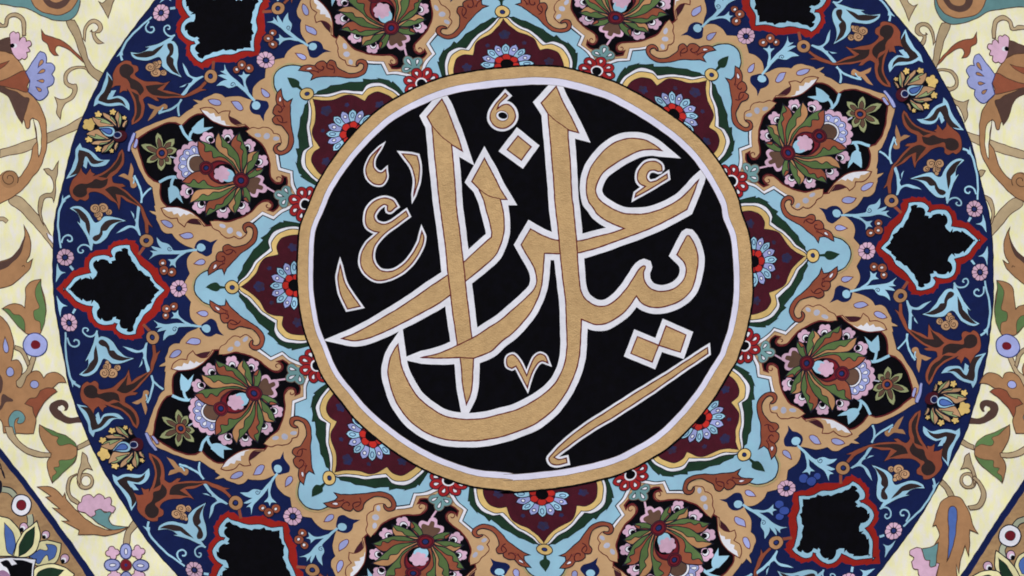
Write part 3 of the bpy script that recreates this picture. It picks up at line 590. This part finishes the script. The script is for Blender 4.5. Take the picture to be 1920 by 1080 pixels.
axis('rim_flower_cup', back3([f(ell('Y', 350, 668, 112, 122), 'maroon'), l(ell('Y', 400, 652, 62), 'palegrey', 1.2), f(ell('Y', 405, 652, 56), 'navy')]), yf)

# ================================================================ the sky-blue star round the roundel
blu = allround('S 1058,625 1072,580 1108,535 1165,503 1290,440 1370,372 1440,332 1500,278 1520,228 1508,185 !1492,160 !1570,92 !1655,128 1715,72 !1800,32 T !1330,900')
PL_TOP = LAYER[0]; LAYER[0] = PL_BASE+60
BLUE = single('sky_blue_star', [l(blu, 'tinge', 9), f(blu, 'sky'), l(blu, 'ink', 2.2)])
EDGE = half('white_edge', [l(path('S !1478,152 !1567,80 !1654,116 1712,60 !1790,24'), 'white', 5.4, False), l(path('S !1480,166 !1568,94 !1655,130 1716,74 !1796,36'), 'ink', 1.8, False), l(path('S !1476,140 !1566,66 !1652,102 1708,48 !1786,12'), 'umber', 0.9, False)])
# brown scroll leaf
brs = half('scroll_leaf', fo(poly('S 1445,228 1418,198 1428,165 1465,150 1508,170 1535,230 1520,290 1470,340 1400,390 1350,440 !1300,495 !1283,537 !1268,498 1230,500 !1165,542 1163,500 1185,460 !1222,435 1220,400 1242,366 !1272,365 1272,328 1310,314 1350,332 1400,326 1450,310 1488,270 1500,230 1490,195 1465,182 1442,195'), 'rust', 'ink', 1.9))
half('scroll_vein', [l(path('S !1275,365 1300,385 1330,375 1345,360'), 'maroon', 2.0, False), l(path('S !1222,435 1255,440 1285,425 1280,400 1262,402'), 'maroon', 2.0, False), l(path('S !1290,360 1320,350 1352,358 1370,380'), 'maroon', 1.7, False), l(path('S !1225,500 1250,470 !1285,455'), 'maroon', 1.7, False)]
      + fo(drop('S', 1196, 500, 46, 24, -52), 'white', 'redline', 1.2), brs)
half('tan_drop', fo(drop('S', 1268, 455, 24, 16, -60), 'rust', 'redline', 1.0), brs)

# nested ogee panels
g1 = close0('S !1370,632 !1390,578 !1385,560 !1420,503 !1427,468 !1470,412 !1505,352 !1532,330 !1578,284 !1560,268 !1602,238 !1640,188 !1622,193 !1700,148 !1728,150 !1725,136 !1790,142 !1850,152 !1990,200')
OG = axis('ogee_panel', [f(g1, 'forest'), l(g1, 'ink', 1.0)], canon=True)
g2 = close0('S !1375,632 !1392,590 1450,535 1520,432 !1625,342 1613,290 1650,222 1720,188 1840,178 !1990,215')
axis('white_moulding', [f(g2, 'white'), l(g2, 'ink', 1.5)], OG, canon=True)
g3 = close0('S !1385,632 !1400,602 1468,548 1540,445 !1645,364 1638,300 1688,232 1755,205 1842,200 !1990,235')
axis('yellow_moulding', [f(g3, 'yellow'), l(g3, 'ink', 1.5)], OG, canon=True)
g4 = close0('S !1405,632 !1460,595 1520,530 1580,425 !1692,388 1680,330 1710,272 1768,246 1842,240 !1990,270')
axis('maroon_field', [f(g4, 'maroon'), l(g4, 'ink', 1.0)], OG, canon=True)
axis('blue_blot', [f(scallop('S', 1545, 628, 40, 5, .12), 'blot')], OG)
half('blue_blot', [f(scallop('S', 1622, 495, 16, 5, .2), 'blot')], OG)
half('blue_blot', [f(scallop('S', 1795, 335, 32, 5, .2), 'blot')], OG)
# lotus that rises behind the gold ring
LC = (1806, 622)
for q in range(-4, 5):
    a = 180+q*22.5
    axis('lotus_petal', fo(petalshape('S', *LC, 84, 186, 60, a), 'lilac' if q % 2 else 'sky', 'deep', 1.6)+fo(ell('S', LC[0]+138*math.cos(math.radians(a)), LC[1]+138*math.sin(math.radians(a)), 22 if q % 2 == 0 else 13, 12, a), 'white' if q % 2 else 'sky', 'denim', 1.4), OG)
for q in (-2, 2, -1, 1, 0):
    a = math.radians(180+q*53)
    axis('red_bead', fo(ell('S', LC[0]+61*math.cos(a), LC[1]+61*math.sin(a), 29), 'berry', 'maroon', 1.5), OG)
axis('lotus_core', [f(ell('S', LC[0], LC[1], 44), 'black')], OG)
# gold knob and green leaf in the point
axis('green_leaf', [f(poly('S !1143,637 1190,605 1230,598 !1255,622 !1300,628 !1300,640 !1255,645 1235,665 1190,657'), 'forest')])
KN = axis('gold_knob', fo(ell('S', 1343, 632, 50, n=26), 'yellow', 'ink', 1.8))
axis('knob_eye', [f(ell('S', 1344, 632, 19), 'deep'), f(ell('S', 1345, 633, 14), 'denim')], KN)
# teal half flower and red flower at the ring
axis('teal_flower', [l(x, 'smoke', 3) for x in (ell('T', 1185, 790, 40, 34, -60), ell('T', 1135, 822, 40, 32, 10), ell('T', 1165, 872, 40, 32, 80))]+[f(x, 'teal') for x in (ell('T', 1185, 790, 40, 34, -60), ell('T', 1135, 822, 40, 32, 10), ell('T', 1165, 872, 40, 32, 80), ell('T', 1190, 830, 45))]
   + [x for a in ((1200, 812, 50, -120), (1170, 835, 58, 200), (1185, 855, 44, 130)) for x in fo(drop('T', a[0], a[1], a[2], 26, a[3]), 'white', 'ink', 1.3)])
RF = axis('red_flower', [f(ell('T', 1330, 890, 60), 'scarlet')])
for a in (-70, -108, 202, 150, 108, 70, 30):
    aa = math.radians(a+0); cx, cy = 1330+84*math.cos(aa), 890+84*math.sin(aa)
    axis('red_petal', fo(ell('T', cx, cy, 50, 40, a), 'scarlet', 'ink', 1.5)+fo(drop('T', cx-20*math.cos(aa), cy-20*math.sin(aa), 44, 30, a), 'white', 'maroon', 1.4), RF)
axis('flower_core', [f(ell('T', 1330, 890, 44), 'white'), f(ell('T', 1332, 892, 34), 'black')], RF)

# ================================================================ the roundel
print('lv', PL_BASE, PL_TOP, LAYER[0])
RO = smooth(parse('M 65,1080 150,880 340,600 600,340 850,190 1100,95 1400,40 1640,18 N 250,12 480,28 830,125 1010,215 1200,330 1400,478 1560,640 1700,845 1780,1010 P 1800,30 1860,200 1885,450 1882,700 1835,950 1790,1080 R 1770,60 1690,190 1600,340 1450,530 1250,720 1000,870 850,930 500,1010 200,1045 0,1052 Q 1600,1046 1300,1010 1000,910 780,790 600,660 430,510 300,350 180,190 100,0 O 40,920 0,700 -12,540 -8,330 10,140'), True, 5)
WOB[0] = 0.45
RC = np.array([984., 522.])
def inset(p, d_l, d_r, d_t, d_b):
    v = p-RC; L = np.hypot(v[:, 0], v[:, 1]); u = v/L[:, None]
    dx = np.where(u[:, 0] < 0, d_l, d_r); dy = np.where(u[:, 1] < 0, d_t, d_b)
    return p-u*(dx*u[:, 0]**2+dy*u[:, 1]**2)[:, None]
R1 = inset(RO, 21, 25, 22, 22); R2 = inset(RO, 30, 36, 36, 34)
DISC = single('black_disc', [f(inset(RO, 8, 8, 8, 8), 'black')])
LET = []
def letter(name, s, bw_, lab, holes=()):
    p = poly(s) if isinstance(s, str) else s
    LET.append((name, p, bw_, lab, holes))
alif = 'M !1075,265 !965,395 !1000,462 1012,600 1030,800 1062,1080 O 1090,200 1120,490 1140,650 1165,850 1190,1030 Q 1215,80 1232,250 !1257,390 1282,340 1302,250 !1312,50 O !1300,990 1290,900 1265,680 1240,450 1210,200 1186,0 M 1165,800 !1145,603 !1228,652 1180,510 1110,330'
ray = 'M !1393,708 !1300,880 !1352,935 1390,1030 O 1408,20 1430,100 !1447,182 !1445,218 1330,320 1240,405 1120,500 1000,580 800,720 600,840 430,935 !325,980 370,990 430,995 540,970 700,900 900,800 1050,715 1140,650 1255,547 1400,430 1480,350 1520,260 1540,180 1540,90 1528,0 M !1512,1015 !1560,1015 1510,930 1440,790'
ayn = 'P !220,155 300,200 370,230 430,243 565,250 700,218 830,185 !920,153 800,100 720,45 690,0 N 655,1030 638,940 645,850 680,760 760,660 850,590 950,560 1060,565 1140,600 !1203,648 1130,640 1040,650 950,690 850,750 770,810 725,880 708,950 730,1010 790,1060 P 900,36 1000,46 1100,40 1200,8 N 1330,1020 1400,955 !1478,870 1440,970 !1392,1090 P 1250,90 1100,160 950,215 800,270 650,320 575,337 440,343 !323,340 315,450 300,580 270,680 220,780 150,870 70,950 0,1000 O 1440,1075 Q !1315,46 !1210,42 1080,46 !918,40 1010,22 O 1080,1080 1190,1030 1310,970 1420,900 1520,835 P 100,750 200,660 250,600 265,540 250,460 200,365 !150,275'
lam = 'N !410,170 !298,292 !350,372 365,550 385,800 405,1060 P 430,200 445,400 470,600 482,700 490,900 490,1050 R 470,100 420,210 350,290 250,360 120,430 0,465 Q 1400,495 1250,505 1100,480 980,410 880,320 810,200 770,100 755,0 O !747,1020 720,1060 Q 690,40 670,150 690,260 740,390 830,510 950,600 1100,655 1300,665 1450,650 1600,610 R 250,540 390,430 480,310 540,190 575,80 588,0 P 595,950 !600,832 700,870 780,867 860,825 940,760 !1012,658 1050,710 1120,742 1220,740 1330,700 1420,620 1460,500 1475,380 1450,280 1408,208 1390,212 !1316,352 1370,410 1385,470 1365,540 1300,600 1200,625 1120,605 1075,550 1065,480 1078,435 1040,450 1000,510 940,600 860,690 780,735 700,730 630,680 595,610 580,500 570,350 555,150 542,0 N 530,1000 520,800 505,600 !500,495 !580,517 540,430 460,280'
small = [
 ('diamond_dot', 'M !1645,540 !1745,620 !1672,722 !1565,645', 23, 'single diamond dot between the two tall strokes'),
 ('diamond_dot', 'P !1020,965 !1180,1030 R !1130,75 !972,10', 21, 'lower left of the paired diamond dots'),
 ('diamond_dot', 'P !1235,885 !1385,950 !1340,1080 !1180,1030', 21, 'upper right of the paired diamond dots'),
 ('vowel_mark', 'M !1550,220 1480,300 1440,370 1438,420 1475,470 1540,482 1600,450 1626,395 1610,340 1570,302 1530,308 !1488,340 1508,295 !1568,238', 11.5, 'small mark shaped like a six'),
 ('vowel_mark', 'M !620,622 545,695 507,785 520,855 570,898 625,900 658,855 !655,792 625,815 590,808 562,770 570,700', 8.5, 'small comma mark'),
 ('stroke_mark', 'M !778,675 !850,680 !888,690 905,760 900,870 !862,990 875,880 850,780', 10, 'short curved stroke at the upper left'),
 ('ayn_mark', 'M !737,1068 705,1022 640,1005 570,1030 520,1080 O 500,80 512,140 555,172 !605,182 560,220 510,270 470,350 470,430 510,500 590,545 680,530 780,480 860,400 920,300 940,220 !925,178 900,260 850,350 780,430 700,475 620,470 570,420 555,350 580,270 650,190 740,120 !822,60 !805,25 700,100 640,122 585,105 565,60 590,10 M 640,1052 !665,1062 O 668,22 690,26 !720,0', 9.5, 'small letter shaped like a reversed three'),
 ('stroke_mark', 'O !312,428 295,520 310,620 340,700 !367,756 !462,736 400,650 345,550', 10, 'short curved stroke at the lower left'),
 ('vowel_mark', 'Q 1560,60 1568,105 !1600,122 !1630,105 !1715,265 1745,170 1785,95 1825,68 !1868,82 1848,32 1805,15 1760,55 !1710,178 1655,65 1612,20 1572,32', 9, 'small mark shaped like a v'),
 ('hamza_mark', 'N !1002,1000 !1008,972 !1080,918 1040,900 1020,860 1035,795 1085,740 1150,730 1198,760 !1205,800 !1175,805 1145,795 1105,805 1088,850 1110,885 !1160,878 !1242,825 !1246,856 !1150,918', 10, 'small hamza inside the round letter'),
 ('long_stroke', 'P !1545,1045 R 1400,60 1200,190 1000,310 800,440 600,570 450,690 !372,775 355,800 372,835 420,845 !492,830 !486,795 430,806 !393,790 480,720 650,600 850,480 1050,350 1250,215 1400,110 !1548,10', 10.5, 'long thin diagonal stroke with hooked foot'),
]
for nm, s, w_, lab in small: letter(nm, s, w_, lab)
letter('letter', lam, 24.5, 'tall right stroke sweeping into a broad bowl')
letter('letter', ray, 22.5, 'hooked stroke running to a point at the lower left')
letter('letter', ayn, 24.5, 'open round letter with a tail')
letter('letter', alif, 24.5, 'tall left stroke ending in a spike')
def widen(p, d, miter=3.2):
    """outline of a shape grown by d, corners kept sharp"""
    keep = [0]
    for i in range(1, len(p)):
        if np.hypot(*(p[i]-p[keep[-1]])) > 0.3: keep.append(i)
    p = p[keep]
    if np.hypot(*(p[0]-p[-1])) < 0.3: p = p[:-1]
    q = [p[0]]                                             # even spacing
    for i in range(len(p)):
        a, b = p[i], p[(i+1) % len(p)]; n = max(1, int(np.hypot(*(b-a))/2.5))
        q += [a+(b-a)*t/n for t in range(1, n+1)]
    p = np.array(q[:-1]); n = len(p)
    x, y = p[:, 0], p[:, 1]
    sg = -1 if np.sum(x*np.roll(y, -1)-np.roll(x, -1)*y) > 0 else 1
    e = np.roll(p, -1, 0)-p; e /= np.hypot(e[:, 0], e[:, 1])[:, None]
    nn = np.stack([-e[:, 1], e[:, 0]], 1)*sg
    out = []
    for i in range(n):
        na, nb = nn[i-1], nn[i]; m = na+nb; l_ = np.hypot(*m)
        m = na if l_ < 1e-3 else m/l_
        c = max(1/miter, float(m @ na))
        if c < 0.6 and (na[0]*nb[1]-na[1]*nb[0])*sg > 0:     # blunt the far end of a very sharp point a little
            out.append(p[i]+m*d/c)
        else: out.append(p[i]+m*d/c)
    out = np.array(out)
    A = p; B = np.roll(p, -1, 0); D = B-A; LL = (D**2).sum(1)
    res = []
    for o in out:
        t = np.clip(((o-A)*D).sum(1)/LL, 0, 1); dist = np.hypot(*(A+D*t[:, None]-o).T).min()
        if dist > d*0.965: res.append(o)
    return np.array(res)
BORD = [f(widen(p, w_/2), 'white') for _, p, w_, _, _ in LET]
single('white_border', BORD, DISC)
single('white_ring', [('a', inset(RO, 12, 12, 12, 12), 'ringwhite', R2), l(R2, 'smoke', 0.7)])
single('gold_ring', [('a', RO, 'gold', R1), l(R1, 'smoke', 0.8), l(RO, 'black', 3.4)])
caps = {'tall right stroke sweeping into a broad bowl': 'N !350,372 400,420 510,498', 'hooked stroke running to a point at the lower left': 'M !1352,935 1420,985 1512,1012', 'tall left stroke ending in a spike': 'M !1000,462 1070,540 1145,600'}
# the order of the brush: bowl under the tail, tall strokes over the tails
order = ['hooked stroke running to a point at the lower left', 'tall left stroke ending in a spike', 'open round letter with a tail', 'tall right stroke sweeping into a broad bowl']
big = {x[3]: x for x in LET if x[0] == 'letter'}
for x in [y for y in LET if y[0] != 'letter']+[big[o] for o in order]:
    pcs = [f(x[1], 'gold'), l(x[1], 'redline', 2.3)]
    if x[3] in caps: pcs.append(l(path(caps[x[3]]), 'redline', 1.7, False))
    o = single(x[0], pcs); o['label'] = x[3]
# counters
single('counter', [f(ell('M', 1525, 390, 46, 38, 15), 'white'), l(ell('M', 1525, 390, 46, 38, 15), 'redline', 1.2), f(ell('M', 1530, 388, 34, 24, 15), 'black')], DISC)
print('layers', LAYER[0], 'objects', len(S.collection.objects))
